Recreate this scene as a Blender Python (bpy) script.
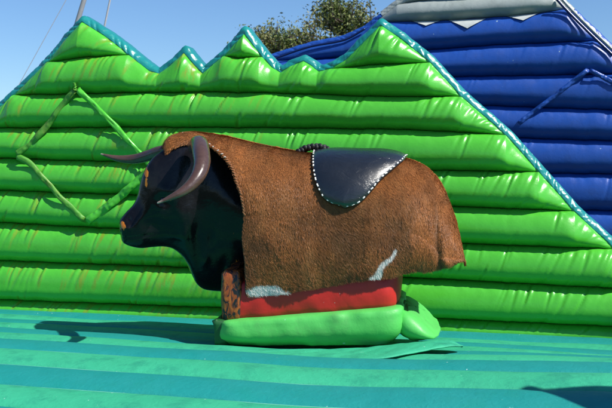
import bpy, math, random
import numpy as np
from mathutils import Vector, Matrix

random.seed(7); rng = np.random.default_rng(7)
for o in list(bpy.data.objects): bpy.data.objects.remove(o)
S = bpy.context.scene
COL = S.collection

# ------------------------------------------------------------------ camera
F = 850.0; CX, CY = 306.0, 204.0; CAMH = 0.976
PITCH = math.atan(54 / F)
cam = bpy.data.cameras.new('camera'); cam.lens = 50.0; cam.sensor_width = 36.0
cam.clip_start = 0.05; cam.clip_end = 5000
camo = bpy.data.objects.new('camera', cam); COL.objects.link(camo)
camo.location = (0, 0, CAMH); camo.rotation_euler = (math.pi / 2 - PITCH, 0, 0)
S.camera = camo
cam.dof.use_dof = True; cam.dof.focus_distance = 4.05; cam.dof.aperture_fstop = 9.0

# ------------------------------------------------------------------ light
SUNV = Vector((0.68, -0.42, 0.85)).normalized()
SUN_EL = math.asin(SUNV.z); SUN_AZ = math.atan2(SUNV.x, SUNV.y)
w = bpy.data.worlds.new("World"); S.world = w; w.use_nodes = True
nt = w.node_tree; bg = nt.nodes['Background']
sky = nt.nodes.new('ShaderNodeTexSky'); sky.sky_type = 'NISHITA'; sky.sun_disc = False
sky.sun_elevation = SUN_EL; sky.sun_rotation = SUN_AZ
sky.air_density = 1.0; sky.dust_density = 0.15; sky.ozone_density = 3.5; sky.altitude = 200
tint = nt.nodes.new('ShaderNodeMix'); tint.data_type = 'RGBA'; tint.blend_type = 'MULTIPLY'
tint.inputs[0].default_value = 1.0; tint.inputs[7].default_value = (.80, 1.0, 1.22, 1)
nt.links.new(sky.outputs[0], tint.inputs[6]); nt.links.new(tint.outputs[2], bg.inputs[0]); bg.inputs[1].default_value = 0.08
sun = bpy.data.lights.new('sun', 'SUN'); sun.energy = 5.0; sun.angle = math.radians(0.53)
sun.color = (1.0, 0.955, 0.88)
suno = bpy.data.objects.new('sun', sun); COL.objects.link(suno)
suno.rotation_euler = SUNV.to_track_quat('Z', 'Y').to_euler(); suno.location = (4, -3, 8)
S.view_settings.view_transform = 'Standard'; S.view_settings.look = 'None'
S.view_settings.exposure = 0.43; S.view_settings.gamma = 1.0

# ------------------------------------------------------------------ helpers
cp, sp = math.cos(PITCH), math.sin(PITCH)
CAM = np.array([0, 0, CAMH])
def ray(px, py):
    a = (px - CX) / F; b = (CY - py) / F
    return np.array([a, cp + b * sp, -sp + b * cp])
def at(px, py, Y):
    r = ray(px, py); return CAM + r * (Y / r[1])
class Plane:
    """vertical plane through (0,Y0), u axis yawed so that the right end comes nearer"""
    def __init__(s, org, yaw, up=(0, 0, 1)):
        s.o = np.array(org, float)
        s.u = np.array([math.cos(yaw), -math.sin(yaw), 0.0])
        s.n = np.array([-math.sin(yaw), -math.cos(yaw), 0.0])
        s.v = np.array(up, float)
    def hit(s, px, py):
        r = ray(px, py); t = np.dot(s.o - CAM, s.n) / np.dot(r, s.n)
        p = CAM + r * t - s.o
        return np.array([p @ s.u, p @ s.v])
    def pts(s, U, V, H):
        U, V, H = np.broadcast_arrays(U, V, H)
        return s.o + U[..., None] * s.u + V[..., None] * s.v + H[..., None] * s.n
def ss(x, a, b):
    t = np.clip((x - a) / (b - a), 0, 1); return t * t * (3 - 2 * t)
def _h(ix, iy, seed):
    n = (ix.astype(np.int64) * 374761393 + iy.astype(np.int64) * 668265263 + seed * 974634777) & 0xffffffff
    n = ((n ^ (n >> 13)) * 1274126177) & 0xffffffff
    return ((n ^ (n >> 16)) & 0xffff) / 65535.0
def vnoise(x, y, seed=0):
    x, y = np.broadcast_arrays(np.asarray(x, float), np.asarray(y, float))
    ix, iy = np.floor(x), np.floor(y); fx, fy = x - ix, y - iy
    fx = fx * fx * (3 - 2 * fx); fy = fy * fy * (3 - 2 * fy)
    a = _h(ix, iy, seed); b = _h(ix + 1, iy, seed); c = _h(ix, iy + 1, seed); d = _h(ix + 1, iy + 1, seed)
    return (a * (1 - fx) + b * fx) * (1 - fy) + (c * (1 - fx) + d * fx) * fy
def fbm(x, y, seed=0, n=3):
    r = 0; a = .5
    for i in range(n): r = r + a * vnoise(x * 2 ** i, y * 2 ** i, seed + i); a *= .5
    return r

def link(name, me, mat, parent=None, smooth=True):
    o = bpy.data.objects.new(name, me); COL.objects.link(o)
    if mat is not None: me.materials.append(mat)
    if smooth: me.polygons.foreach_set('use_smooth', np.ones(len(me.polygons), bool))
    if parent is not None: o.parent = parent
    return o
def mesh_np(verts, faces):
    """faces: (n,k) array"""
    verts = np.asarray(verts, np.float32).reshape(-1, 3); faces = np.asarray(faces, np.int32)
    me = bpy.data.meshes.new('mesh')
    me.vertices.add(len(verts)); me.vertices.foreach_set('co', verts.ravel())
    n, k = faces.shape
    me.loops.add(n * k); me.loops.foreach_set('vertex_index', faces.ravel())
    me.polygons.add(n); me.polygons.foreach_set('loop_start', np.arange(0, n * k, k, dtype=np.int32))
    me.update(calc_edges=True); return me
def grid_faces(n, m, closed=False, flip=False):
    i = np.arange(n - 1)[:, None]; j = np.arange(m if closed else m - 1)[None, :]
    j2 = (j + 1) % m
    a = i * m + j; b = i * m + j2; c = (i + 1) * m + j2; d = (i + 1) * m + j
    f = np.stack([a, b, c, d], -1).reshape(-1, 4)
    return f[:, ::-1] if flip else f
def grid(name, P, mat, parent=None, uv=None, closed=False, flip=False, attrs=None, keep=None):
    n, m = P.shape[:2]
    f = grid_faces(n, m, closed, flip)
    if keep is not None: f = f[keep.ravel()[f].all(1)]
    me = mesh_np(P.reshape(-1, 3), f)
    if uv is not None:
        l = me.uv_layers.new(name='UVMap'); vi = np.empty(len(me.loops), np.int32)
        me.loops.foreach_get('vertex_index', vi)
        l.data.foreach_set('uv', np.asarray(uv, np.float32).reshape(-1, 2)[vi].ravel())
    for k, v in (attrs or {}).items():
        a = me.attributes.new(k, 'FLOAT', 'POINT'); a.data.foreach_set('value', np.asarray(v, np.float32).ravel())
    return link(name, me, mat, parent)
def prop(o, label=None, cat=None, group=None, kind=None):
    if label: o['label'] = label
    if cat: o['category'] = cat
    if group: o['group'] = group
    if kind: o['kind'] = kind
    return o
def thing(name, label, cat, loc=(0, 0, 0), group=None):
    o = bpy.data.objects.new(name, None); COL.objects.link(o); o.empty_display_size = .1
    return prop(o, label, cat, group)      # parts are in world coordinates, the base is set by settle()
def settle(root, loc):
    root.location = loc
    M = Matrix.Translation(Vector(loc)).inverted()
    for c in root.children: c.matrix_parent_inverse = M
def tube_pts(path, radii, m=16, squash=1.0):
    path = np.asarray(path, float); n = len(path)
    T = np.gradient(path, axis=0); T /= np.linalg.norm(T, axis=1)[:, None]
    ref = np.array([0, 0, 1.0]) if abs(T[0][2]) < .8 else np.array([1.0, 0, 0])
    N = []; prev = np.cross(T[0], ref); prev /= np.linalg.norm(prev)
    for t in T:
        prev = prev - t * (prev @ t); prev /= np.linalg.norm(prev); N.append(prev)
    N = np.array(N); B = np.cross(T, N)
    a = np.linspace(0, 2 * math.pi, m, endpoint=False)
    r = np.broadcast_to(np.asarray(radii, float), (n,))
    return path[:, None] + r[:, None, None] * (np.cos(a)[None, :, None] * N[:, None] + squash * np.sin(a)[None, :, None] * B[:, None])
def tube(name, path, radii, mat, parent=None, m=14, squash=1.0, disp=None):
    path = np.asarray(path, float)
    # rounded end caps: collapse radii
    r = np.broadcast_to(np.asarray(radii, float), (len(path),)).copy()
    d0 = path[0] - path[1]; d0 /= np.linalg.norm(d0); d1 = path[-1] - path[-2]; d1 /= np.linalg.norm(d1)
    path = np.vstack([path[0] + d0 * r[0] * .5, path[0] + d0 * r[0] * .35, path, path[-1] + d1 * r[-1] * .35, path[-1] + d1 * r[-1] * .5])
    r = np.concatenate([[r[0] * .02, r[0] * .7], r, [r[-1] * .7, r[-1] * .02]])
    P = tube_pts(path, r, m, squash)
    if disp is not None: P = disp(P)
    return grid(name, P, mat, parent, closed=True, uv=np.stack(np.meshgrid(np.arange(m) / m, np.linspace(0, 1, len(path))), -1))
def spline(pts, n, k=3):
    """Catmull-Rom through pts"""
    p = np.asarray(pts, float); p = np.vstack([2 * p[0] - p[1], p, 2 * p[-1] - p[-2]])
    d = np.linalg.norm(np.diff(p[1:-1], axis=0), axis=1); cum = np.concatenate([[0], np.cumsum(d)])
    s = np.linspace(0, cum[-1], n); i = np.clip(np.searchsorted(cum, s, 'right') - 1, 0, len(d) - 1)
    t = ((s - cum[i]) / d[i])[:, None]
    a, b, c, e = p[i], p[i + 1], p[i + 2], p[i + 3]
    return .5 * ((2 * b) + (-a + c) * t + (2 * a - 5 * b + 4 * c - e) * t ** 2 + (-a + 3 * b - 3 * c + e) * t ** 3)
def smooth_interp(x, xs, ys, k=None):
    """monotone-ish smooth interpolation by cubic hermite"""
    xs = np.asarray(xs, float); ys = np.asarray(ys, float)
    d = np.gradient(ys, xs); x = np.clip(x, xs[0], xs[-1])
    i = np.clip(np.searchsorted(xs, x, 'right') - 1, 0, len(xs) - 2)
    h = xs[i + 1] - xs[i]; t = (x - xs[i]) / h
    return ((2*t**3-3*t**2+1)*ys[i] + (t**3-2*t**2+t)*h*d[i] + (-2*t**3+3*t**2)*ys[i+1] + (t**3-t**2)*h*d[i+1])

# ------------------------------------------------------------------ materials
class NT:
    def __init__(s, name):
        s.m = bpy.data.materials.new(name); s.m.use_nodes = True; s.t = s.m.node_tree
        s.b = s.t.nodes['Principled BSDF']
    def n(s, typ, **kw):
        nd = s.t.nodes.new(typ)
        for k, v in kw.items():
            if isinstance(k, str) and hasattr(nd, k): setattr(nd, k, v)
        return nd
    def l(s, a, b): s.t.links.new(a, b)
    def noise(s, vec, scale, detail=3, rough=.6, dist=0):
        nd = s.n('ShaderNodeTexNoise'); nd.inputs['Scale'].default_value = scale
        nd.inputs['Detail'].default_value = detail; nd.inputs['Roughness'].default_value = rough
        nd.inputs['Distortion'].default_value = dist
        if vec is not None: s.l(vec, nd.inputs['Vector'])
        return nd.outputs['Fac']
    def mapr(s, val, a, b, c=0, d=1):
        nd = s.n('ShaderNodeMapRange'); s.l(val, nd.inputs[0])
        for i, v in zip((1, 2, 3, 4), (a, b, c, d)): nd.inputs[i].default_value = v
        return nd.outputs[0]
    def mix(s, fac, a, b, mode='MIX'):
        nd = s.n('ShaderNodeMix'); nd.data_type = 'RGBA'; nd.blend_type = mode
        for v, k in ((fac, 0), (a, 6), (b, 7)):
            if isinstance(v, (int, float)): nd.inputs[k].default_value = v
            elif isinstance(v, tuple): nd.inputs[k].default_value = (*v, 1) if len(v) == 3 else v
            else: s.l(v, nd.inputs[k])
        return nd.outputs[2]
    def math(s, op, a, b=0.0):
        nd = s.n('ShaderNodeMath'); nd.operation = op
        for v, k in ((a, 0), (b, 1)):
            if isinstance(v, (int, float)): nd.inputs[k].default_value = v
            else: s.l(v, nd.inputs[k])
        return nd.outputs[0]
    def scale(s, vec, sc, rot=0.0):
        nd = s.n('ShaderNodeMapping'); s.l(vec, nd.inputs[0]); nd.inputs['Scale'].default_value = sc
        nd.inputs['Rotation'].default_value = (0, 0, rot); return nd.outputs[0]
    def obj(s): return s.n('ShaderNodeTexCoord').outputs['Object']
    def uv(s): return s.n('ShaderNodeTexCoord').outputs['UV']
    def attr(s, name): return s.n('ShaderNodeAttribute', attribute_name=name).outputs['Fac']
    def bump(s, h, strength=.3, dist=.01):
        nd = s.n('ShaderNodeBump'); nd.inputs['Strength'].default_value = strength; nd.inputs['Distance'].default_value = dist
        s.l(h, nd.inputs['Height']); s.l(nd.outputs[0], s.b.inputs['Normal'])
    def col(s, c):
        if isinstance(c, tuple): s.b.inputs['Base Color'].default_value = (*c, 1)
        else: s.l(c, s.b.inputs['Base Color'])
    def rough(s, r):
        if isinstance(r, (int, float)): s.b.inputs['Roughness'].default_value = r
        else: s.l(r, s.b.inputs['Roughness'])

def vinyl(name, c1, c2, rough=(.28, .45), dirt_reflect=None, dirt_amt=.5, bump=.12, coat=0.0, streak=None, spec=.5):
    """coated PVC cloth: fabric weave, scuffs, grime and painted reflection streaks; uv in metres"""
    m = NT(name); uv = m.uv(); ob = m.obj()
    c = m.mix(m.noise(ob, 2.2, 4), c1, c2)
    c = m.mix(m.mapr(m.noise(ob, 11, 5, .7), .45, .75, 0, .35), c, tuple(x * .72 for x in c1))
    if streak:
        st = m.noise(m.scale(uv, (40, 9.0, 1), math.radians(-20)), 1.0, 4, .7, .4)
        f = m.math('MULTIPLY', m.mapr(st, .38, .62), m.mapr(m.attr('dirt_reflect'), .12, .6))
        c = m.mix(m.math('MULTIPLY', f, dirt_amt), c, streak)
    if dirt_reflect:
        d = m.mapr(m.noise(ob, 5.5, 6, .72), .50, .72)
        c = m.mix(m.math('MULTIPLY', d, dirt_amt), c, dirt_reflect)
    if dirt_reflect:
        sp_ = m.noise(ob, 34, 2, .5); sp2 = m.noise(ob, 4, 2)
        c = m.mix(m.math('MULTIPLY', m.mapr(sp_, .735, .765), m.mapr(sp2, .5, .62)), c, (.45, .62, .58))
    m.col(c)
    m.rough(m.mapr(m.noise(ob, 7, 4), .3, .7, *rough))
    m.b.inputs['Specular IOR Level'].default_value = spec
    if coat: m.b.inputs['Coat Weight'].default_value = coat; m.b.inputs['Coat Roughness'].default_value = .15
    h = m.math('ADD', m.math('MULTIPLY', m.noise(ob, 38, 4, .6, .6), 1.0), m.math('MULTIPLY', m.noise(ob, 900, 1), .12))
    m.bump(h, bump, .006)
    return m.m
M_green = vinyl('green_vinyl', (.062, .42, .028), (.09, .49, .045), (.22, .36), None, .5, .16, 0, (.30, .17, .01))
M_green_pad = vinyl('pad_green_vinyl', (.07, .46, .08), (.10, .52, .11), (.4, .55), (.14, .30, .12), .35, .25)
M_teal = vinyl('teal_trim_vinyl', (.006, .19, .19), (.02, .29, .27), (.22, .34), None, 0, .2, .3)
M_blue = vinyl('blue_vinyl', (.010, .060, .30), (.016, .085, .40), (.3, .45), (.04, .08, .25), .25, .2)
M_silver = vinyl('silver_grey_vinyl', (.26, .30, .28), (.36, .40, .38), (.3, .45), (.2, .23, .2), .4, .25)
M_navy = vinyl('navy_vinyl', (.003, .012, .09), (.004, .02, .12), (.2, .35), None, 0, .2, .2)
M_mint = vinyl('mint_mat_vinyl', (.028, .33, .18), (.042, .41, .225), (.5, .7), (.015, .22, .15), .75, .5, spec=.3)
M_aqua = vinyl('aqua_mat_vinyl', (.006, .215, .20), (.015, .26, .24), (.5, .7), (.01, .25, .20), .6, .5, spec=.3)
M_red = vinyl('red_vinyl', (.55, .015, .012), (.62, .022, .016), (.42, .55), (.35, .02, .015), .3, .15)
M_strapdirty = vinyl('weathered_green_strap', (.05, .30, .02), (.09, .26, .03), (.4, .6), (.22, .16, .03), .7, .3)

m = NT('black_fibreglass'); ob = m.obj()
c = m.mix(m.noise(ob, 6, 4), (.003, .003, .004), (.008, .008, .011))
scr = m.noise(m.scale(ob, (40, 40, 160)), 1, 5, .8)
c = m.mix(m.mapr(scr, .62, .72, 0, .55), c, (.07, .075, .08))
paint = m.attr('paint_mask'); n2 = m.noise(m.scale(ob, (55, 55, 30)), 1, 3, .6, .8)
f = m.mapr(m.math('ADD', paint, m.math('MULTIPLY', m.math('SUBTRACT', n2, .5), .9)), .30, .42)
c = m.mix(f, c, m.mix(n2, (.70, .10, .01), (.80, .32, .03)))
dust = m.mapr(m.noise(ob, 3.5, 6, .75), .5, .75, 0, .10)
c = m.mix(dust, c, (.12, .10, .09))
m.col(c); m.rough(m.mapr(m.noise(ob, 9, 5, .7), .35, .7, .12, .3))
m.b.inputs['Coat Weight'].default_value = .0; m.b.inputs['Specular IOR Level'].default_value = .24
m.bump(m.noise(ob, 14, 3), .35, .008)
M_head = m.m

m = NT('polished_horn'); ob = m.obj(); uv = m.uv()
c = m.mix(m.noise(m.scale(ob, (30, 30, 60)), 1, 4), (.045, .022, .017), (.10, .055, .042))
c = m.mix(m.mapr(m.noise(ob, 25, 5, .7), .5, .7, 0, .5), c, (.06, .03, .025))
sepx = m.n('ShaderNodeSeparateXYZ'); m.l(uv, sepx.inputs[0])
c = m.mix(m.mapr(sepx.outputs[1], .93, .985), c, (.42, .36, .30))
m.col(c); m.rough(m.mapr(m.noise(ob, 40, 3), .3, .7, .2, .38)); m.bump(m.noise(m.scale(ob, (60, 60, 60)), 1, 4), .2, .003)
m.b.inputs['Coat Weight'].default_value = .3
M_horn = m.m

m = NT('cow_hide_skin'); ob = m.obj()
c = m.mix(m.noise(ob, 60, 3), (.05, .02, .008), (.10, .04, .015)); m.col(c); m.rough(.85); M_skin = m.m

m = NT('brown_cow_fur'); ob = m.obj()
r = m.attr('rnd'); wht = m.attr('white'); dk = m.attr('dark'); tip = m.attr('tip')
c = m.mix(r, (.14, .036, .009), (.60, .205, .052))
c = m.mix(m.mapr(m.noise(m.scale(ob, (5, 5, 3)), 1, 4, .65), .42, .62, 0, .72), c, (.14, .045, .013))
c = m.mix(m.mapr(m.noise(m.scale(ob, (14, 14, 5)), 1, 4, .65), .5, .75, 0, .5), c, (.55, .23, .075))
c = m.mix(m.math('MULTIPLY', dk, .85), c, (.04, .018, .010))
c = m.mix(wht, c, m.mix(r, (.82, .80, .75), (.95, .94, .91)))
c = m.mix(m.math('MULTIPLY', tip, .2), c, (.60, .32, .13))
m.col(c); m.rough(.44); m.b.inputs['Specular IOR Level'].default_value = .2
M_fur = m.m

m = NT('black_saddle_leather'); ob = m.obj()
c = m.mix(m.noise(ob, 20, 4), (.004, .005, .006), (.009, .011, .014)); m.col(c)
m.rough(m.mapr(m.noise(ob, 12, 5, .7), .35, .7, .22, .32))
m.b.inputs['Coat Weight'].default_value = 1; m.b.inputs['Coat Roughness'].default_value = .36; m.b.inputs['Specular IOR Level'].default_value = .5
m.bump(m.math('ADD', m.noise(m.scale(ob, (1, 1, 2.2)), 11, 4, .6, .8), m.math('MULTIPLY', m.noise(ob, 260, 2), .05)), .6, .016)
M_leather = m.m
def plain(name, c, rough=.5, c2=None, sc=30, metal=0, bump=.2):
    m = NT(name); ob = m.obj()
    m.col(m.mix(m.noise(ob, sc, 4), c, c2 or tuple(x * .7 for x in c))); m.rough(rough)
    m.b.inputs['Metallic'].default_value = metal; m.bump(m.noise(ob, sc * 6, 3), bump, .002); return m.m
M_rope = plain('black_rope', (.012, .012, .013), .6)
M_stitch = plain('white_lace', (.75, .74, .70), .6)
M_lace = plain('tan_leather_lace', (.34, .13, .045), .6, (.16, .06, .02))
M_grey = plain('grey_painted_pole', (.33, .34, .35), .45)
M_cable = plain('pale_cable', (.45, .46, .47), .6)
M_pale = plain('pale_silver_vinyl', (.55, .58, .56), .45)
M_bark = plain('bark', (.12, .09, .07), .9, (.07, .055, .045), 6)
M_matseam = plain('pale_seam_tape', (.06, .40, .27), .7, (.16, .46, .36), 60)
M_seam = plain('dark_green_piping', (.01, .10, .02), .5)
M_eye = plain('glossy_black_eye', (.005, .004, .004), .08)

m = NT('flame_print_vinyl'); ob = m.obj()
wv = m.n('ShaderNodeTexNoise'); m.l(m.scale(ob, (34, 34, 17)), wv.inputs['Vector']); wv.inputs['Scale'].default_value = 1
wv.inputs['Detail'].default_value = 2; wv.inputs['Distortion'].default_value = 1.6
c = m.mix(m.mapr(wv.outputs[0], .44, .52), (.012, .010, .014), (.26, .055, .010))
c = m.mix(m.mapr(wv.outputs[0], .56, .66), c, (.36, .11, .018))
m.col(c); m.rough(.45); m.bump(m.noise(ob, 30, 3), .2, .006)
M_flame = m.m

m = NT('leaves'); ob = m.obj(); r = m.attr('rnd')
c = m.mix(r, (.055, .085, .018), (.16, .20, .04)); c = m.mix(m.mapr(m.noise(ob, .9, 3), .4, .7), c, (.20, .17, .05))
m.col(c); m.rough(.55); m.b.inputs['Transmission Weight'].default_value = 0
M_leaf = m.m
m = NT('grass_field'); ob = m.obj()
c = m.mix(m.noise(ob, .8, 6, .7), (.04, .07, .018), (.10, .11, .04)); c = m.mix(m.mapr(m.noise(ob, 14, 5, .7), .45, .7), c, (.03, .05, .012))
m.col(c); m.rough(.9); m.bump(m.noise(ob, 40, 5, .8), .8, .03); M_grass = m.m

# ------------------------------------------------------------------ ground
gp = np.array([[[x, y, -.52] for x in (-3000, -60, -12, 12, 60, 3000)] for y in (-3000, -60, -10, 14, 60, 3000)], float)
prop(grid('ground', gp, M_grass, flip=False), kind='structure')

# ------------------------------------------------------------------ inflatable wall generator
YAW = math.radians(13.7)
def poly(plane, pts):
    a = np.array([plane.hit(*p) for p in pts]); return a
def wrinkles(u, t, H, seed, density=9, amp=.011, lean=.105):
    r = np.random.default_rng(seed); W = u.max() - u.min(); n = max(3, int(W * density))
    out = np.zeros(np.broadcast(u, t).shape); t_all = t; t = t[:1]
    centres = r.uniform(u.min(), u.max(), max(2, n // 2))
    groove = np.zeros_like(out)
    for k in range(n):
        u0 = centres[r.integers(len(centres))] + r.normal(0, .09)
        wd = r.uniform(.0065, .013); A = amp * r.uniform(.3, 1.0) ** 1.3; sl = lean * r.uniform(.7, 1.6)
        up = r.random() < .72
        ln = r.uniform(.45, .95)
        fade = ss(t, 1 - ln, 1.0) if up else ss(-t, -ln * .8, 0.0)
        sel = np.where(np.abs(u[:, 0] - u0) < .22)[0]
        if len(sel) == 0: continue
        a, b = sel[0], sel[-1] + 1
        d = (u[a:b] - u0 - sl * (t - .5)) / wd
        out[a:b] += A * (-np.exp(-d * d) + .55 * np.exp(-((d - 1.9) / 1.1) ** 2)) * fade
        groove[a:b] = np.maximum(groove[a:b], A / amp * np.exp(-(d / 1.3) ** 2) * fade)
    # puckering right at the stitched seams
    t = t_all
    pk = (vnoise(u * 42 + lean * 120 * t, t * .6, seed + 5) - .5) * .006 * (ss(t, .70, 1) + .8 * ss(-t, -.22, 0))
    return out + pk, groove
def inflatable(root, plane, outline, seams, mat, ures=.006, bulge=.09, H0=.235, nt_=22, seed=1, mats=None, wr=9, amp=.011, dirt_reflect=None, part='tube'):
    """seams: list of polylines from the lowest up (px); outline: px polyline; every chamber is its own part"""
    O = poly(plane, outline)
    segs = lambda q: q if isinstance(q[0], list) else [q]
    SM = [[poly(plane, g) for g in segs(q)] for q in seams]
    u0, u1 = O[0, 0], O[-1, 0]
    us = np.arange(u0, u1 + ures, ures)
    out = np.interp(us, O[:, 0], O[:, 1])
    sl = np.gradient(out, us); ker = np.ones(31) / 31
    cosl = np.convolve(np.pad(1 / np.sqrt(1 + sl * sl), 15, 'edge'), ker, 'valid')
    def sv(gs):
        r = np.full(len(us), np.nan)
        for g in gs:
            q = np.interp(us, g[:, 0], g[:, 1], left=np.nan, right=np.nan); r = np.where(np.isnan(q), r, q)
        return r
    made = []
    lines = []
    for s in SM:
        v = sv(s)
        v = v + .0035 * (vnoise(us * 9, 0 * us, seed + 77) - .5) * 1.6 + .003 * (vnoise(us * 27, 0 * us, seed + 78) - .5)
        lines.append(v)
    for i, lo in enumerate(lines):
        hi = out.copy()
        if i + 1 < len(lines):
            nx = lines[i + 1]; hi = np.where(np.isnan(nx), hi, np.minimum(hi, nx))
        lo2 = np.where(np.isnan(lo), 1e9, lo)
        ok = (hi - lo2) > .0008
        idx = np.where(ok)[0]
        if len(idx) == 0: continue
        runs = np.split(idx, np.where(np.diff(idx) > 1)[0] + 1)
        for rr in runs:
            if len(rr) < 4: continue
            uu = us[rr]; l = lo2[rr]; h = hi[rr]
            # round chamber ends
            t = (1 - np.cos(np.linspace(0, math.pi, nt_))) / 2
            U = np.broadcast_to(uu[:, None], (len(uu), nt_)); T = np.broadcast_to(t[None], U.shape)
            Hh = (h - l)[:, None]
            V = l[:, None] + Hh * T
            isout = (np.abs(h - out[rr]) < 1e-6).astype(float)
            ker = np.hanning(43)[1:-1]; ker /= ker.sum(); isout = np.convolve(np.pad(isout, 20, 'edge'), ker, 'valid')
            dist_u = (h[:, None] - V) * (1 + (cosl[rr] - 1) * isout)[:, None]
            R = H0 * .5; fq = lambda x: np.sqrt(np.clip(1 - (1 - np.clip(x, 0, 1)) ** 2, 0, 1))
            Ru = R * (1 + .9 * isout)[:, None]
            B = bulge * fq((V - l[:, None]) / R) * fq(dist_u / Ru)
            k = np.clip(Hh / H0, 0, 1.25) ** .8
            # slow pillow variation
            B = B * (1 + .10 * (fbm(U * 1.4, T * .7 + i * 3, seed + i) - .45))
            wk, gr = wrinkles(U, T, Hh, seed * 31 + i * 7 + int(uu[0] * 10), wr, amp)
            B = B + wk * np.clip(k, 0, 1) * ss(T, 0, .06) * ss(-T, -1, -.97)
            V = V - .018 * k * np.sin(T * math.pi) ** 2       # sag of the air chamber
            P = plane.pts(U, V, B)
            mm = (mats or {}).get(i, mat)
            gr = np.maximum(gr, .8 * ss(vnoise(U * 34 - T * 3.4, T * .8 + i, seed + 60), .66, .8) * ss(T, .25, .7))  # orange reflections near the seams, painted in on top of the groove dirt
            at_ = {'dirt_reflect': dirt_reflect(U) * gr if dirt_reflect is not None else np.zeros_like(U)}
            o = grid(part, P, mm, root, uv=np.stack([U, V], -1), attrs=at_, flip=True)
            made.append(o)
    return us, out, lines
def resample(O, step):
    d = np.linalg.norm(np.diff(O, axis=0), axis=1); c = np.concatenate([[0], np.cumsum(d)])
    s = np.arange(0, c[-1], step); return np.stack([np.interp(s, c, O[:, 0]), np.interp(s, c, O[:, 1])], 1), s
def trim(root, plane, outline, mat, depth=.45, wid=.05, name='trim', seed=3, step=.006, amp=.009, sm=2):
    O, s = resample(poly(plane, outline), step)
    T = np.gradient(O, axis=0); T /= np.linalg.norm(T, axis=1)[:, None] + 1e-9
    N = np.stack([-T[:, 1], T[:, 0]], 1)
    k = np.ones(sm * 2 + 1) / (sm * 2 + 1)
    N = np.stack([np.convolve(np.pad(N[:, j], sm, 'edge'), k, 'valid') for j in (0, 1)], 1)
    N /= np.clip((N ** 2).sum(1), .45, 1)[:, None]
    prof = np.array([(-.014, .000), (-.006, .010), (.08 * wid, .016), (.5 * wid, .010), (.9 * wid, -.006), (1.02 * wid, -.02), (1.03 * wid, -.05), (1.02 * wid, -.4 * depth), (1.0 * wid, -.7 * depth), (.9 * wid, -.92 * depth), (.4 * wid, -depth), (-.012, -depth)])
    a = np.linspace(0, 1, 34); pa = np.linspace(0, 1, len(prof)) ** .9
    po = np.interp(a, pa, prof[:, 0]); pd = np.interp(a, pa, prof[:, 1])
    SS = s[:, None]; A = a[None, :]
    q1 = np.abs(vnoise(SS * 19 + A * 4.0, A * .8 + 0 * SS, seed) - .5) * 2; q2 = np.abs(vnoise(SS * 58 - A * 8, A * 2 + 0 * SS, seed + 1) - .5) * 2
    cr = amp * ((q1 ** .6 - .7) * .9 + (q2 - .5) * .35)
    cr = cr * np.sin(np.clip(A * 1.02 + .02, 0, 1) * math.pi) ** .5
    off = po[None] + cr * .6; dep = pd[None] + cr * 1.1
    U = O[:, 0][:, None] + N[:, 0][:, None] * off; V = O[:, 1][:, None] + N[:, 1][:, None] * off
    P = plane.pts(U, V, dep)
    return grid(name, P, mat, root, uv=np.stack([np.broadcast_to(SS, U.shape), np.broadcast_to(A, U.shape)], -1), flip=True)
def back_sheet(root, plane, outline, zbot, mat, depth):
    O, s = resample(poly(plane, outline), .05)
    t = np.linspace(0, 1, 30)
    V = zbot + (O[:, 1][:, None] - zbot) * t[None]; U = np.broadcast_to(O[:, 0][:, None], V.shape)
    H = -depth - .03 * np.abs(np.sin(V * math.pi / .235))
    grid('back_panel', plane.pts(U, V, H), mat, root, uv=np.stack([U, V], -1))

def strap(root, plane, pts, mat, half=.028, h0=.08, name='strap', seed=0, wob=.01):
    Q = spline(poly(plane, pts), 90); n = len(Q); s = np.linspace(0, 1, n)
    T = np.gradient(Q, axis=0); T /= np.linalg.norm(T, axis=1)[:, None]; N = np.stack([-T[:, 1], T[:, 0]], 1)
    a = np.linspace(-1, 1, 13)
    hw = half * (1 + .10 * (vnoise(s * 14, 0 * s, seed) - .5) * 2)
    tw = (vnoise(s * 6, 0 * s, seed + 2) - .5) * .12
    off = hw[:, None] * a[None] * np.cos(tw)[:, None]
    U = Q[:, 0][:, None] + N[:, 0][:, None] * off; V = Q[:, 1][:, None] + N[:, 1][:, None] * off
    H = h0 + .005 * np.sin(s * math.pi * 7)[:, None] + hw[:, None] * a[None] * np.sin(tw)[:, None] + wob * (vnoise(s[:, None] * 30, a[None] * 1.5, seed + 4) - .5) - .010 * np.abs(a[None]) ** 3
    e = np.minimum(s, 1 - s); H = H - .03 * ss(-e, -.04, 0)[:, None]
    P1 = plane.pts(U, V, H); P2 = plane.pts(U, V, H - .006)
    P = np.concatenate([P1, P2[:, ::-1]], 1)
    return grid(name, P, mat, root, closed=True, uv=np.stack([np.broadcast_to(np.concatenate([a, a[::-1]])[None] * half, P.shape[:2]), np.broadcast_to(s[:, None], P.shape[:2])], -1))

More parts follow.
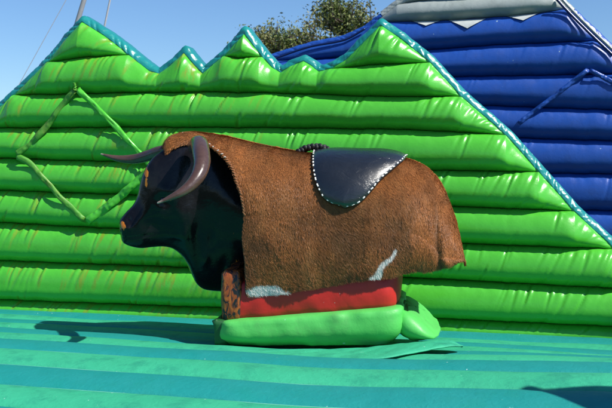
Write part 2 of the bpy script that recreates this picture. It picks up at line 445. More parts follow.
# ------------------------------------------------------------------ green wall
WP = Plane((0, 5.43, 0), YAW)
wall = thing('inflatable_wall', 'bright green inflatable wall of stacked air tubes with mountain-shaped peaks', 'inflatable wall')
OUT = [(-190, 262), (-100, 195), (0, 108), (26, 84), (50, 60), (66, 40), (83, 22), (104, 35), (120, 47), (136, 60), (150, 71), (160, 73.5), (170, 66), (184.5, 53), (194, 64), (203, 73.5),
       (213, 65), (225, 55), (244.5, 34), (262, 56), (272, 67), (281, 72.5), (291, 66), (304, 61), (311, 65), (319, 71.5), (330, 68.5), (346, 60), (362, 44), (381, 25), (400, 38), (430, 62), (461, 96), (505, 134), (539, 172), (574, 211), (616, 250), (655, 288), (700, 328), (724, 350)]
SEAMS = [
    [(-200, 314), (0, 317), (100, 320), (220, 323), (306, 327), (436, 336), (590, 342), (730, 352)],
    [(-200, 296), (0, 299), (220, 307), (306, 311), (420, 317), (612, 326), (740, 334)],
    [(-200, 257), (0, 260), (220, 268), (420, 277.5), (612, 288), (740, 296)],
    [(-200, 219), (0, 222), (75, 226), (306, 238), (458, 243), (612, 249), (740, 256)],
    [(-200, 188), (0, 190), (118, 194), (306, 202), (447, 206), (574, 211), (740, 219)],
    [(-200, 156), (0, 158), (102, 161), (306, 168), (420, 170), (539, 172), (740, 176)],
    [(-200, 128), (0, 128), (160, 127), (306, 128), (410, 129.5), (506, 135), (740, 138)],
    [(-200, 96), (18, 95), (120, 93), (210, 92), (306, 94), (380, 96.6), (461, 96.6), (740, 98)],
    [[(46, 62), (66, 60), (90, 57), (134, 55), (142, 62)], [(222, 56), (240, 58), (265, 57)], [(322, 71), (330, 69), (365, 65.5), (410, 63.5), (434, 62)]],
]
dirt_reflectf = lambda U: .12 + .88 * ss(-U, -.2, 1.1)
us, outl, lines = inflatable(wall, WP, OUT, SEAMS, M_green, seed=11, dirt_reflect=dirt_reflectf, wr=22, amp=.011, bulge=.112, ures=.004, nt_=28)
trim(wall, WP, OUT, M_teal, depth=.14, wid=.042, name='trim', amp=.010)
back_sheet(wall, WP, OUT, -.20, M_green, .14)
# diamond of flat green straps welded over the tubes
strap(wall, WP, [(84, 90), (70, 106), (57, 124), (40, 143), (24, 155)], M_strapdirty, .021, .120, seed=1, wob=.006)
strap(wall, WP, [(24, 155), (38, 163), (52, 178), (70, 198), (93, 220)], M_strapdirty, .021, .12, seed=5, wob=.006)
strap(wall, WP, [(84, 89), (100, 104), (120, 124), (140, 146), (160, 168)], M_green, .019, .122, wob=.006, seed=9)
strap(wall, WP, [(160, 168), (138, 186), (118, 203), (93, 221)], M_green, .026, .12, wob=.006, seed=14)
strap(wall, WP, [(84, 92), (84, 88), (83, 84)], M_strapdirty, .008, .13, name='pull_tab', seed=3)
settle(wall, tuple(WP.pts(np.array(0.), np.array(0.), np.array(0.)) * [1, 1, 0] + [0, 0, -.155]))

# ------------------------------------------------------------------ blue slide behind
BP = Plane((0, 7.6, 0), YAW)
slide = thing('inflatable_slide', 'tall blue inflatable slide with a silver grey summit behind the green wall', 'inflatable slide')
BOUT = [(-150, 210), (0, 160), (150, 106), (220, 76), (270, 58.5), (310, 46), (345, 39), (366, 29), (383, 16), (400, 3), (425, -20), (460, -42), (500, -44), (535, -26), (560, 2), (571, 13), (590, 31), (612, 52), (660, 98), (760, 200)]
BS = [
    [(-160, 296), (306, 312), (760, 330)],
    [(-160, 262), (306, 272), (760, 288)],
    [(-160, 232), (306, 238), (760, 250)],
    [(-160, 202), (306, 204), (760, 214)],
    [(-160, 170), (306, 170), (612, 174), (760, 178)],
    [(-160, 140), (306, 136), (520, 138), (612, 141), (760, 143)],
    [(-160, 110), (306, 104), (494, 106), (612, 110), (760, 112)],
    [(-160, 86), (306, 79), (456, 77), (612, 74), (760, 72)],
    [[(200, 62), (306, 60), (429, 50), (500, 45), (592, 41), (606, 46)]],
    [[(378, 21), (385, 21.5), (424, 21.5), (468, 19.5), (521, 15.5), (560, 10), (572, 9)]],
    [[(394, 5), (420, 1), (470, -2), (520, -5), (556, -5)]],
    [[(405, -8), (470, -20), (540, -21)]],
]
inflatable(slide, BP, BOUT, BS, M_blue, ures=.009, bulge=.11, H0=.27, seed=41, mats={9: M_silver, 10: M_silver, 11: M_silver}, wr=5, amp=.007)
trim(slide, BP, BOUT[:9], M_blue, depth=.9, wid=.04, name='trim', seed=8)
trim(slide, BP, BOUT[8:16], M_silver, depth=.9, wid=.05, name='summit_trim', seed=9, amp=.006)
trim(slide, BP, BOUT[15:], M_blue, depth=.9, wid=.05, name='trim', seed=10, amp=.006)
back_sheet(slide, BP, BOUT, -.30, M_blue, .9)
for tri in ([(412, 21.5), (442, 20.8), (427, 27)], [(448, 20.4), (488, 18.4), (468, 30)], [(506, 16.8), (540, 13), (523, 22)]):
    ta, tb, tc = [BP.hit(*q) for q in tri]
    g1 = np.linspace(0, 1, 18)[:, None]; g2 = np.linspace(0, 1, 14)[None]
    e0 = ta * 1.0; UU = (ta[0] * (1 - g1) + tb[0] * g1) * (1 - g2) + tc[0] * g2; VV = (ta[1] * (1 - g1) + tb[1] * g1) * (1 - g2) + tc[1] * g2
    dv = (ta[1] * (1 - (UU - ta[0]) / (tb[0] - ta[0])) + tb[1] * (UU - ta[0]) / (tb[0] - ta[0])) - VV
    HH = .11 * np.sqrt(np.clip(1 - (1 - np.clip(dv / .135, 0, 1)) ** 2, 0, 1)) + .012
    Pt = BP.pts(UU, VV, HH); Pb = BP.pts(UU, VV, HH - .008)
    grid('pennant', np.concatenate([Pt, Pb[:, ::-1]], 1), M_pale, slide, closed=True, uv=np.zeros((18, 28, 2)))
def edge_pipe(pts, mat, r, h, name='piping'):
    Q = spline(poly(BP, pts), 60)
    tube(name, BP.pts(Q[:, 0], Q[:, 1], np.full(60, h)), r, mat, slide, 8)
edge_pipe([(556, 1), (568, 14), (590, 36), (612, 57), (660, 104)], M_navy, .012, .10)
edge_pipe([(366, 30), (345, 41), (310, 48), (272, 61)], M_navy, .010, .07)
edge_pipe([(559, -2), (571, 11), (590, 30), (614, 53)], M_silver, .011, .075)
strap(slide, BP, [(588, 70), (570, 84), (552, 98), (532, 113), (517, 125)], M_blue, .019, .12, seed=21, wob=.008)
strap(slide, BP, [(588, 71), (600, 77), (618, 88), (650, 112)], M_blue, .019, .12, seed=25, wob=.008)
settle(slide, tuple(BP.pts(np.array(0.), np.array(0.), np.array(0.)) * [1, 1, 0] + [0, 0, -.3]))

# ------------------------------------------------------------------ floor mat
mat_root = thing('inflatable_floor_mat', 'striped mint and teal inflatable floor of parallel air beams under the bull', 'inflatable mat')
dk = np.array([-.4, 0, .234, .47, .7, .94, 1.17, 1.40, 1.64, 1.87, 2.1, 3.3, 4.2]); zk = np.array([-.17, -.155, -.145, -.12, -.09, -.067, -.04, -.013, 0, -.010, -.03, -.11, -.18])
def floor_z(u, d):
    z = smooth_interp(d, dk, zk) + .055 * ss(u, .35, 1.9) * ss(d, .7, 1.45)
    # the mat gives way a little under the weight of the machine
    bu, bd = u - .10, d - 1.05
    return z - .012 * np.exp(-(bu / .5) ** 2 - (bd / .3) ** 2)
WS = .234
def floor_bulge(u, d, seed=0):
    t = np.mod(d / WS, 1.0)
    return .013 * np.sqrt(np.clip(4 * t * (1 - t), 0, 1))
def mat_pt(u, d, h=0.0):
    z = floor_z(u, d) + h
    return WP.pts(u, z, d)
mu = np.arange(-5.0, 5.0, .02)
for k in range(-1, 15):
    t = (1 - np.cos(np.linspace(0, math.pi, 14))) / 2
    D = (k + t)[None] * WS; U = np.broadcast_to(mu[:, None], (len(mu), 14)).copy(); D = np.broadcast_to(D, U.shape)
    edge = .012 * (vnoise(U * 1.3, 0 * U + k, 91) - .5)
    e2 = .012 * (vnoise(U * 1.3, 0 * U + k + 1, 91) - .5)
    D = D + edge * (1 - t)[None] + e2 * t[None]
    H = .024 * np.sqrt(4 * t * (1 - t))[None] * (1 + .5 * (vnoise(U * 2.2, D * 3, 17) - .5)) + .004 * (fbm(U * 9, D * 14, 33 + k) - .45)
    P = mat_pt(U, D, H)
    grid('beam', P, M_mint if k % 2 == 1 else M_aqua, mat_root, uv=np.stack([U, D], -1), flip=True)
    # welded seam cord between two beams
    if k >= 0:
        uu = np.arange(-3.2, 3.2, .03); dd = k * WS + .012 * (vnoise(uu * 1.3, 0 * uu + k, 91) - .5)
        grid('seam', tube_pts(mat_pt(uu, dd, .0035), .0030, 5), M_matseam, mat_root, closed=True, uv=np.zeros((len(uu), 5, 2)))
D = np.linspace(0, 1, 6)[None] * np.ones((len(mu), 1)); U = np.broadcast_to(mu[:, None], D.shape)
grid('side_panel', WP.pts(U, floor_z(U, 15 * WS + 0 * U) * (1 - D) - .5 * D, 15 * WS + .08 * np.sin(D * math.pi)), M_mint, mat_root, uv=np.stack([U, D], -1), flip=True)
settle(mat_root, tuple(WP.pts(np.array(0.), np.array(-.5), np.array(1.7))))

# ------------------------------------------------------------------ bull base
BY = math.radians(8.0)
bo = np.array([0.02, 4.50, 0.0]); bx = np.array([math.cos(BY), -math.sin(BY), 0]); by = np.array([math.sin(BY), math.cos(BY), 0]); bz = np.array([0, 0, 1.0])
def L(x, y, z):
    x, y, z = np.broadcast_arrays(x, y, z)
    return bo + x[..., None] * bx + y[..., None] * by + z[..., None] * bz
def Lhit(px, py, y=0.0):
    """pixel -> (x,z) of the bull frame on the plane at lateral offset y"""
    r = ray(px, py); o = bo + y * by; t = ((o - CAM) @ by) / (r @ by); p = CAM + r * t - bo
    return p @ bx, p @ bz
base = thing('bull_base', 'red padded pedestal on a light green cushion carrying the brown bull ride', 'ride base')
def cushion(name, mat, x0, x1, y0, y1, z0f, z1f, rc, puff=.02, seed=0, parent=base, n=220, sag=0.0, flat_top=True, sidebulge=.03, wr=.004, under=.0, e=.22):
    """a rounded padded slab: side profile swept round a rounded rectangle, closed top"""
    a = np.linspace(0, 2 * math.pi, n, endpoint=False)
    ca, sa = np.cos(a), np.sin(a)
    ux = np.sign(ca) * np.abs(ca) ** e; uy = np.sign(sa) * np.abs(sa) ** e
    # uniform-ish perimeter
    cx, cy = (x0 + x1) / 2, (y0 + y1) / 2; hx, hy = (x1 - x0) / 2, (y1 - y0) / 2
    X = cx + hx * ux; Y = cy + hy * uy
    dx = np.concatenate([X, X[:1]]); dy = np.concatenate([Y, Y[:1]])
    cum = np.concatenate([[0], np.cumsum(np.hypot(np.diff(dx), np.diff(dy)))]); ss_ = np.linspace(0, cum[-1], n, endpoint=False)
    X = np.interp(ss_, cum, dx); Y = np.interp(ss_, cum, dy)
    nx, ny = np.gradient(Y), -np.gradient(X); l = np.hypot(nx, ny) + 1e-9; nx, ny = nx / l, ny / l
    rows = []
    prof = [(-.30, 0), (-.04, 0), (-.012, .02), (0, .08), (1, .2), (1, .35), (1, .5), (1, .65), (1, .8), (0, .92), (-.012, .98), (-.04, 1.0), (-.12, 1.0), (-.3, 1.0)]
    for j, (o, t) in enumerate(prof):
        if o == 1: o = sidebulge * math.sin(math.pi * t)
        elif o == 0: o = .004
        o -= under * max(0, 1 - t / .38) if o > -.1 else 0
        if o <= -.2: XX, YY = cx + (X - cx) * .02, cy + (Y - cy) * .02
        elif o <= -.1: XX, YY = cx + (X - cx) * .55, cy + (Y - cy) * .55
        else: XX, YY = X + nx * o, Y + ny * o
        wv_ = (vnoise(ss_ * 16, t * 2.2 + 0 * ss_, seed) - .5) * 2 * wr * (1 + 1.5 * (abs(t - .5) > .38)) + (vnoise(ss_ * 45 + t * 6, t * 1.5 + 0 * ss_, seed + 3) - .5) * wr
        XX = XX + nx * wv_; YY = YY + ny * wv_
        z0 = z0f(XX, YY); z1 = z1f(XX, YY)
        if o <= -.1: z1 = z1 + puff
        rows.append(L(XX, YY, z0 + (z1 - z0) * t))
    P = np.array(rows)
    return grid(name, P, mat, parent, closed=True, uv=np.stack([np.broadcast_to(ss_[None], P.shape[:2]), np.broadcast_to(np.linspace(0, .3, len(prof))[:, None], P.shape[:2])], -1), flip=True)
# pad: near face x from 213 to 400 px
PX0, _ = Lhit(213, 350, -.35); PX1, _ = Lhit(401, 345, -.35)
PT0 = Lhit(226, 324, -.36)[1]; PT1 = Lhit(398, 309, -.36)[1]; PB0 = Lhit(216, 351, -.36)[1]; PB1 = Lhit(398, 350, -.36)[1]
lin = lambda a, b: (lambda X, Y: a + (b - a) * (X - PX0) / (PX1 - PX0))
cushion('green_pad', M_green_pad, PX0 + .01, PX1, -.33, .36, lin(PB0, PB1), lin(PT0, PT1), .05, .0, 5, sidebulge=.013, wr=.005, under=.055)
RX0, _ = Lhit(224, 300, -.29); RX1, _ = Lhit(397, 290, -.29)
cushion('red_pedestal', M_red, RX0, RX1, -.272, .272, lin(PT0 - .02, PT1 - .02), lambda X, Y: .31 + .06 * ss(X, RX0 + .1, RX0 + .3), .05, .02, 9, sidebulge=.015, wr=.003)
cushion('flame_panel', M_flame, RX0 - .012, RX0 + .085, -.280, .280, lin(PT0 - .02, PT0 - .02), lambda X, Y: .37 + 0 * X, .05, .01, 14, sidebulge=.012, wr=.004)
# tucked end of the cushion and the crumpled fabric at both ends
pe_top = Lhit(436, 329, -.25)[1]; pe_x = Lhit(434, 335, -.25)[0]
cushion('pad_end', M_green_pad, PX1 - .03, pe_x, -.27, .27, lambda X, Y: PB1 + .015 + 0 * X, lambda X, Y: PT1 - .02 + (pe_top - PT1) * np.clip((X - PX1 + .02) / (pe_x - PX1 + .02), 0, 1) ** 1.3, .05, .012, 21, sidebulge=.035, wr=.004, e=.7, under=.04)
cushion('pad_end', M_seam, PX0 - .012, PX0 + .06, -.30, .30, lambda X, Y: PB0 + 0 * X, lambda X, Y: PT0 + .01 + 0 * X, .05, .006, 33, sidebulge=.006, wr=.006)
settle(base, tuple(L(np.array(.05), np.array(0.), np.array(-.05))))

# loose mint flap of the floor lying in front of the cushion
def fhit(px, py, z):
    r = ray(px, py); t = (z - CAMH) / r[2]; return CAM + r * t
ft = spline([(*fhit(*p, .0)[:2],) for p in [(205, 352), (260, 351.5), (330, 351), (380, 349), (420, 345.5), (447, 345), (462, 349.5)]], 120)
fb = spline([(*fhit(*p, .0)[:2],) for p in [(205, 354), (250, 357), (300, 359.5), (345, 361), (385, 362.5), (420, 357.5), (447, 353), (463, 351)]], 120)
tq = np.linspace(0, 1, 22)[None, :, None]; FXY = ft[:, None] * (1 - tq) + fb[:, None] * tq
sq = np.linspace(0, 1, 120)[:, None]; tq2 = tq[..., 0]
lift = .010 + .030 * ss(sq, .45, .85) * (1 - ss(sq, .93, 1) * .6) * np.sin(tq2 * math.pi * .75 + .45) + .012 * ss(tq2, .55, 1) * ss(sq, .5, .75)
lift = lift + .005 * (vnoise(sq * 22 + tq2 * 4, tq2 * 3, 61) - .5)
top_ = np.concatenate([FXY, (lift + 0 * FXY[..., 0])[..., None]], -1)
bot_ = top_.copy(); bot_[..., 2] -= .006
flap = grid('floor_flap', np.concatenate([top_, bot_[:, ::-1]], 1), M_mint, None, closed=True, uv=np.zeros((120, 44, 2)), flip=False)
prop(flap, 'loose mint green fabric flap lying on the floor in front of the cushion', 'fabric flap')

# ------------------------------------------------------------------ bull
bull = thing('mechanical_bull', 'brown cowhide mechanical bull with glossy black head, horns and black saddle on its red base', 'mechanical bull')
# top ridge (px on the sagittal plane) and bottom hem (px on the near side)
TOP = [(163, 148), (171, 138), (182, 132), (198, 130.5), (225, 134), (255, 141), (285, 147), (318, 152), (360, 153.5), (395, 155), (415, 159), (431, 169), (443, 186), (452, 208), (459, 234), (463, 256)]
BOT = [(168, 296), (245, 296), (260, 297), (285, 294), (310, 289), (340, 284), (370, 279), (400, 275), (430, 271), (463, 264)]
tx = np.array([Lhit(*p)[0] for p in TOP]); tz = np.array([Lhit(*p)[1] for p in TOP])
HW = .33
bxp = np.array([Lhit(p[0], p[1], -HW)[0] for p in BOT]); bzp = np.array([Lhit(p[0], p[1], -HW)[1] for p in BOT])
XE = tx[-1]; XF = tx[0]
def z_top(x): return smooth_interp(x, tx, tz) - .014 + 0 * x
def z_bot(x): return np.interp(x, bxp, bzp) + .012 * (vnoise(x * 11, 0 * x, 15) - .5) + .006 * (vnoise(x * 40, 0 * x, 16) - .5)
wx = [XF, XF + .10, XF + .22, XF + .34, XF + .50, XF + .8, XE - .45, XE - .22, XE - .09, XE - .03, XE]
ww = [.13, .172, .225, .275, .31, .325, .325, .31, .28, .25, .215]
def halfw(x): return smooth_interp(x, wx, ww)
def body(x, p):
    """p in [0,1]: near hem -> ridge (.5) -> far hem. returns bull-frame coords"""
    x, p = np.broadcast_arrays(np.asarray(x, float), np.asarray(p, float))
    q = np.abs(p - .5) * 2; sg = np.sign(p - .5)           # q 1 at hem, 0 ridge
    zt, zb, W = z_top(x), z_bot(x), halfw(x)
    H = np.maximum(zt - zb, .012); R = np.minimum(.34, H * .85)
    # arc share
    qa = .58
    th = np.clip(q / qa, 0, 1) * math.pi / 2; ex = .86
    ya = W * np.sin(th) ** ex; za = zt - R * (1 - np.cos(th) ** ex)
    t = np.clip((q - qa) / (1 - qa), 0, 1)
    ys = W * (1 + .035 * np.sin(t * math.pi * .9) - .085 * t ** 1.6)
    zs = (zt - R) * (1 - t) + zb * t
    y = np.where(q <= qa, ya, ys); z = np.where(q <= qa, za, zs)
    # drape folds low on the sides and a vertical crease before the rump flap
    fold = .010 * np.sin(x * 17 + 2 * t) * t ** 1.5 + .008 * (vnoise(x * 7, z * 4 + sg * 9, 51) - .5) * (q > .15)
    xc = XE - .115 - .05 * (1 - q)
    crease = -.008 * np.exp(-((x - xc) / .018) ** 2) * ss(q, .25, .5) + .008 * np.exp(-((x - xc - .03) / .02) ** 2) * ss(q, .25, .5)
    y = y + fold + crease
    return x, sg * y * (1 if True else 1), z
def bodyP(x, p, off=0.0):
    X, Y, Z = body(x, p)
    if np.any(off):
        e = 1e-3
        A = np.stack(body(x + e, p), -1) - np.stack(body(x - e, p), -1); B = np.stack(body(x, p + e), -1) - np.stack(body(x, p - e), -1)
        N = np.cross(B, A); N /= np.linalg.norm(N, axis=-1, keepdims=True) + 1e-12
        N = -N
        X, Y, Z = X + N[..., 0] * off, Y + N[..., 1] * off, Z + N[..., 2] * off
    return L(X, Y, Z)
# front edge of the hide, from the near hem up to the poll
FE = [(245, 296, -.30), (243, 262, -.32), (243, 230, -.33), (242, 205, -.32), (238, 187, -.30), (231, 168, -.26), (222, 155, -.20), (211, 147.5, -.15), (200, 145, -.12), (189, 144.5, -.10), (177, 144, -.06), (166, 146, 0.0)]
fx = np.array([Lhit(a, b, c)[0] for a, b, c in FE]); fz = np.array([Lhit(a, b, c)[1] for a, b, c in FE])
def p_of_z(x, z):
    ps = np.linspace(0, .5, 400); X, Y, Z = body(np.full(400, x), ps); return ps[np.argmin(np.abs(Z - z))]
fp = np.array([p_of_z(a, b) for a, b in zip(fx, fz)]); fp[0] = 0; fp[-5:] = fp[-6] + (.5 - fp[-6]) * np.array([.2, .4, .6, .8, 1.0])
fp = np.maximum.accumulate(fp + np.arange(len(fp)) * 1e-5); print('fp', fp.round(3))
def x_front(p):
    q = .5 - np.abs(p - .5); return smooth_interp(q, fp, fx) + .006 * (vnoise(p * 60, 0 * p, 5) - .5) + .016 * (vnoise(p * 14, 0 * p, 6) - .5) * ss(-q, -.25, -.15)
NR, NC = 190, 150
sgrid = np.linspace(0, 1, NR)[:, None]; pg = np.linspace(0, 1, NC)[None]
pg = .5 + (pg - .5) * 1.0
Xg = x_front(pg) * (1 - sgrid) + (XE + 0 * pg) * sgrid; Pg = np.broadcast_to(pg, Xg.shape)
HP = bodyP(Xg, Pg)
hide = grid('hide', HP, M_skin, bull, uv=np.stack([sgrid + 0 * pg, pg + 0 * sgrid], -1))
md = hide.modifiers.new('thickness', 'SOLIDIFY'); md.thickness = .006; md.offset = 0

# fur: short blades lying back along the coat
def build_fur(N):
    su = rng.random(N * 2); pu = rng.random(N * 2)
    # area-correct rejection
    e = 1e-3
    Xc = x_front(pu) * (1 - su) + XE * su
    def PP(x, p): return np.stack(body(x, p), -1)
    dx = (PP(Xc + e, pu) - PP(Xc - e, pu)) / (2 * e) * (XE - x_front(pu))[:, None]; dp = (PP(Xc, pu + e) - PP(Xc, pu - e)) / (2 * e)
    ar = np.linalg.norm(np.cross(dx, dp), axis=1); wgt = np.where(pu < .52, 1.0, .38)
    keep = rng.random(len(ar)) < np.clip(ar * wgt / np.percentile(ar, 92), 0, 1)
    su, pu, Xc = su[keep], pu[keep], Xc[keep]
    n = len(su)
    A = PP(Xc + e, pu) - PP(Xc - e, pu); A /= np.linalg.norm(A, axis=1)[:, None]
    B = PP(Xc, pu + e) - PP(Xc, pu - e); B -= A * np.sum(A * B, 1)[:, None]; B /= np.linalg.norm(B, axis=1)[:, None] + 1e-12
    Nn = np.cross(A, B); 
    X, Y, Z = body(Xc, pu)
    flip = np.sign(Nn[:, 1] * np.sign(Y + 1e-9) + Nn[:, 2] * .5 + 1e-9); Nn *= flip[:, None]
    # hair flow: downwards and backwards
    down = np.where(pu < .5, -1, 1)[:, None] * B
    ang = (fbm(Xc * 5, Z * 5 + np.sign(Y) * 7, 201) - .45) * 2.0 + .15 + rng.normal(0, .16, n)
    D = down * np.cos(ang)[:, None] + A * np.sin(ang)[:, None] + A * .25
    D /= np.linalg.norm(D, axis=1)[:, None]
    lift = .20 + .35 * rng.random(n) + .25 * (fbm(Xc * 22, Z * 16, 77) > .55)
    ln = .011 + .008 * rng.random(n)
    ln *= np.where(rng.random(n) < .06, 1.35, 1)
    topk = ss(-su, -.10, 0) * ss(.5 - np.abs(pu - .5), .36, .46); ln = ln * (1 + .9 * topk)     # forelock
    W = np.cross(D, Nn); W /= np.linalg.norm(W, axis=1)[:, None]; hw = .00055 + .0003 * rng.random(n)
    base = np.stack([X, Y, Z], 1) + Nn * .002
    Tp = D * np.cos(lift)[:, None] + Nn * np.sin(lift)[:, None]
    T2 = D * np.cos(lift * .3)[:, None] + Nn * np.sin(lift * .3)[:, None]
    mid = base + Tp * (ln * .5)[:, None]; tip = mid + T2 * (ln * .5)[:, None]
    tw = rng.normal(0, .35, n)[:, None]; W = W * np.cos(tw) + Nn * np.sin(tw)
    w1 = W * hw[:, None]
    V = np.stack([base - w1, base + w1, mid - w1 * .8, mid + w1 * .8, tip], 1)          # n,5,3
    Vw = L(V[..., 0], V[..., 1], V[..., 2]).reshape(-1, 3)
    i = np.arange(n)[:, None] * 5
    F3 = np.concatenate([i + [[0, 1, 3]], i + [[0, 3, 2]], i + [[2, 3, 4]]], 0)
    me = mesh_np(Vw, F3)
    # colour patches of the coat, placed on the near side in bull coordinates
    x0, z0 = Lhit(266, 291, -.33)
    nzw = (fbm(Xc * 14, Z * 14, 11) - .45) * 2
    c = p_x = None
    dd = np.hypot((Xc - x0) / .125, (Z - z0 + .006) / .034) + nzw * .55 + rng.normal(0, .05, n)
    near = (Y < 0)
    wh = np.where(near, ss(-dd, -1.05, -.8), 0)
    q0 = np.array(Lhit(372, 279, -.33)); q1 = np.array(Lhit(393, 252, -.33)); q2 = np.array(Lhit(396, 245, -.33))
    a = (q1 - q0); t = np.clip(((Xc - q0[0]) * a[0] + (Z - q0[1]) * a[1]) / (a @ a), 0, 1.1)
    wob = .008 * np.sin(t * 9)
    dist = np.hypot(Xc - q0[0] - a[0] * t - wob, Z - q0[1] - a[1] * t)
    wh = np.maximum(wh, np.where(near, ss(-dist / (.017 * (1 - .72 * t) + .003), -1.25 + nzw * .2, -.7), 0))
    xc = XE - .115 - .05 * (1 - np.abs(pu - .5) * 2)
    q = np.abs(pu - .5) * 2
    dark = .75 * np.exp(-((Xc - xc) / .016) ** 2) * ss(q, .25, .5) + .55 * ss(Xc, XE - .09, XE - .01) * (fbm(Xc * 9, Z * 7, 3) > .42)
    dark += .5 * ss(fbm(Xc * 4.2, Z * 5.5, 91), .50, .66) + .35 * ss(fbm(Xc * 2.1 + 3, Z * 3.0, 95), .42, .60) + .35 * ss(-np.abs(Z - z_bot(Xc)), -.05, -.0) * ss(Xc, x0 + .1, x0 + .2)
    dark += .35 * np.exp(-((Xc - x_front(pu)) / .03) ** 2)
    wh = np.clip(wh + (wh > .02) * (wh < .98) * rng.normal(0, .45, n), 0, 1)
    rv = np.repeat(rng.random(n), 5)
    for nm, v in (('rnd', rv), ('white', np.repeat(np.clip(wh, 0, 1), 5)), ('dark', np.repeat(np.clip(dark, 0, 1), 5)), ('tip', np.tile([0, 0, .5, .5, 1.0], n))):
        at_ = me.attributes.new(nm, 'FLOAT', 'POINT'); at_.data.foreach_set('value', v.astype(np.float32))
    f = link('fur', me, M_fur, hide, smooth=False); f['kind'] = 'stuff'
    print('fur blades', n)
build_fur(480000)

# saddle pad: front edge and rear edge meet at the low tip
SF = [(313, 152, .50), (313, 160, 0), (314, 172, 0), (317, 184, 0), (323, 196, 0), (331, 203, 0), (342, 206.5, 0)]
SR = [(406, 158, .50), (402, 163, 0), (392, 171, 0), (380, 181, 0), (369, 193, 0), (358, 203, 0), (344, 207, 0)]
def pxp(px, py, p):
    """pixel -> (x,p) on the near flank by search"""
    if p: return Lhit(px, py, -.05)[0], p
    best = None
    for pp in np.linspace(.02, .5, 120):
        x = Lhit(px, py, 0)[0]
        for _ in range(4):
            X, Y, Z = body(np.array(x), np.array(pp)); hx, hz = Lhit(px, py, float(Y)); x = hx
        X, Y, Z = body(np.array(x), np.array(pp)); e = abs(float(Z) - Lhit(px, py, float(Y))[1])
        if best is None or e < best[0]: best = (e, x, pp)
    return best[1], best[2]
sf = np.array([pxp(*a) for a in SF]); sr = np.array([pxp(*a) for a in SR])
def seam_path(k, n):
    k = spline(k, n); return k
nS = 46
A_ = spline(sf, nS); B_ = spline(sr, nS)
full = lambda K: np.vstack([K[::-1], np.stack([K[1:, 0], 1 - K[1:, 1]], 1)])      # far tip? near tip -> ridge -> far tip
FA, FB = full(A_), full(B_)
tt = np.linspace(0, 1, 60)[:, None]
XS = FA[None, :, 0] * (1 - tt) + FB[None, :, 0] * tt; PS = FA[None, :, 1] * (1 - tt) + FB[None, :, 1] * tt
edge = np.minimum(np.minimum(tt, 1 - tt) * np.abs(FB[:, 0] - FA[:, 0])[None], .14) / .14
qe = np.minimum(np.arange(len(FA)), np.arange(len(FA))[::-1])[None] / 6.0
edge = edge * np.clip(qe, 0, 1)
off = .009 + .027 * np.sqrt(np.clip(edge * (2 - edge), 0, 1)) + .003 * (fbm(XS * 12, PS * 14, 8) - .4)
saddle = grid('saddle', bodyP(XS, PS, off), M_leather, bull, uv=np.stack([XS, PS], -1), flip=False)
md = saddle.modifiers.new('thickness', 'SOLIDIFY'); md.thickness = .008; md.offset = -1
# white lacing round its rim
def box_at(P0, D, N, l, w_, h):
    D = D / np.linalg.norm(D); N = N / np.linalg.norm(N); W = np.cross(D, N)
    v = []
    for a in (-1, 1):
        for b in (-1, 1):
            for c in (-1, 1): v.append(P0 + D * a * l / 2 + W * b * w_ / 2 + N * c * h / 2 * (1 if c < 0 else .9))
    f = [[0, 1, 3, 2], [4, 6, 7, 5], [0, 4, 5, 1], [2, 3, 7, 6], [0, 2, 6, 4], [1, 5, 7, 3]]
    return v, f
def stitches(name, XP, every, l, wd, mat, parent, off, h=.004, phase=0, duty_rng=.3, ang=0.0, cen=None):
    P = bodyP(XP[:, 0], XP[:, 1], off); P2 = bodyP(XP[:, 0], XP[:, 1], off + .01)
    d = np.linalg.norm(np.diff(P, axis=0), axis=1); c = np.concatenate([[0], np.cumsum(d)])
    k = 0
    for s in np.arange(every * .5 + phase, c[-1], every):
        s = s + random.uniform(-.1, .1) * every
        i = min(np.searchsorted(c, s), len(P) - 2); D = P[i + 1] - P[i - 1]; N = P2[i] - P[i]
        D = D / np.linalg.norm(D); N = N / np.linalg.norm(N); Wd = np.cross(N, D); aa = ang + random.uniform(-.25, .25)
        D2 = D * math.cos(aa) + Wd * math.sin(aa)
        v, f = box_at(P[i], D2, N, l * random.uniform(1 - duty_rng, 1 + duty_rng), wd, h)
        me = mesh_np(v, f); o = link(name, me, mat, parent, smooth=False); k += 1
        b = o.modifiers.new('round', 'BEVEL'); b.width = .0012; b.segments = 2
    return k
loopF = A_[::-1]; 
print('saddle stitches', stitches('stitch', np.vstack([loopF]), .030, .014, .0075, M_stitch, saddle, .024), stitches('stitch', B_[::-1], .030, .014, .0075, M_stitch, saddle, .024))
stitches('stitch', np.stack([A_[:, 0], 1 - A_[:, 1]], 1), .030, .014, .0075, M_stitch, saddle, .024)
stitches('stitch', np.stack([B_[:, 0], 1 - B_[:, 1]], 1), .030, .014, .0075, M_stitch, saddle, .024)
# laced rim of the hide round the neck
pe = np.linspace(.20, .80, 400); edgeXP = np.stack([x_front(pe) + .006, pe], 1)
stitches('lace', edgeXP, .017, .019, .0075, M_lace, hide, .008, ang=.55)
stitches('lace', edgeXP[(pe > .33) & (pe < .67)], .034, .010, .004, M_stitch, hide, .013, phase=.01, ang=1.0)

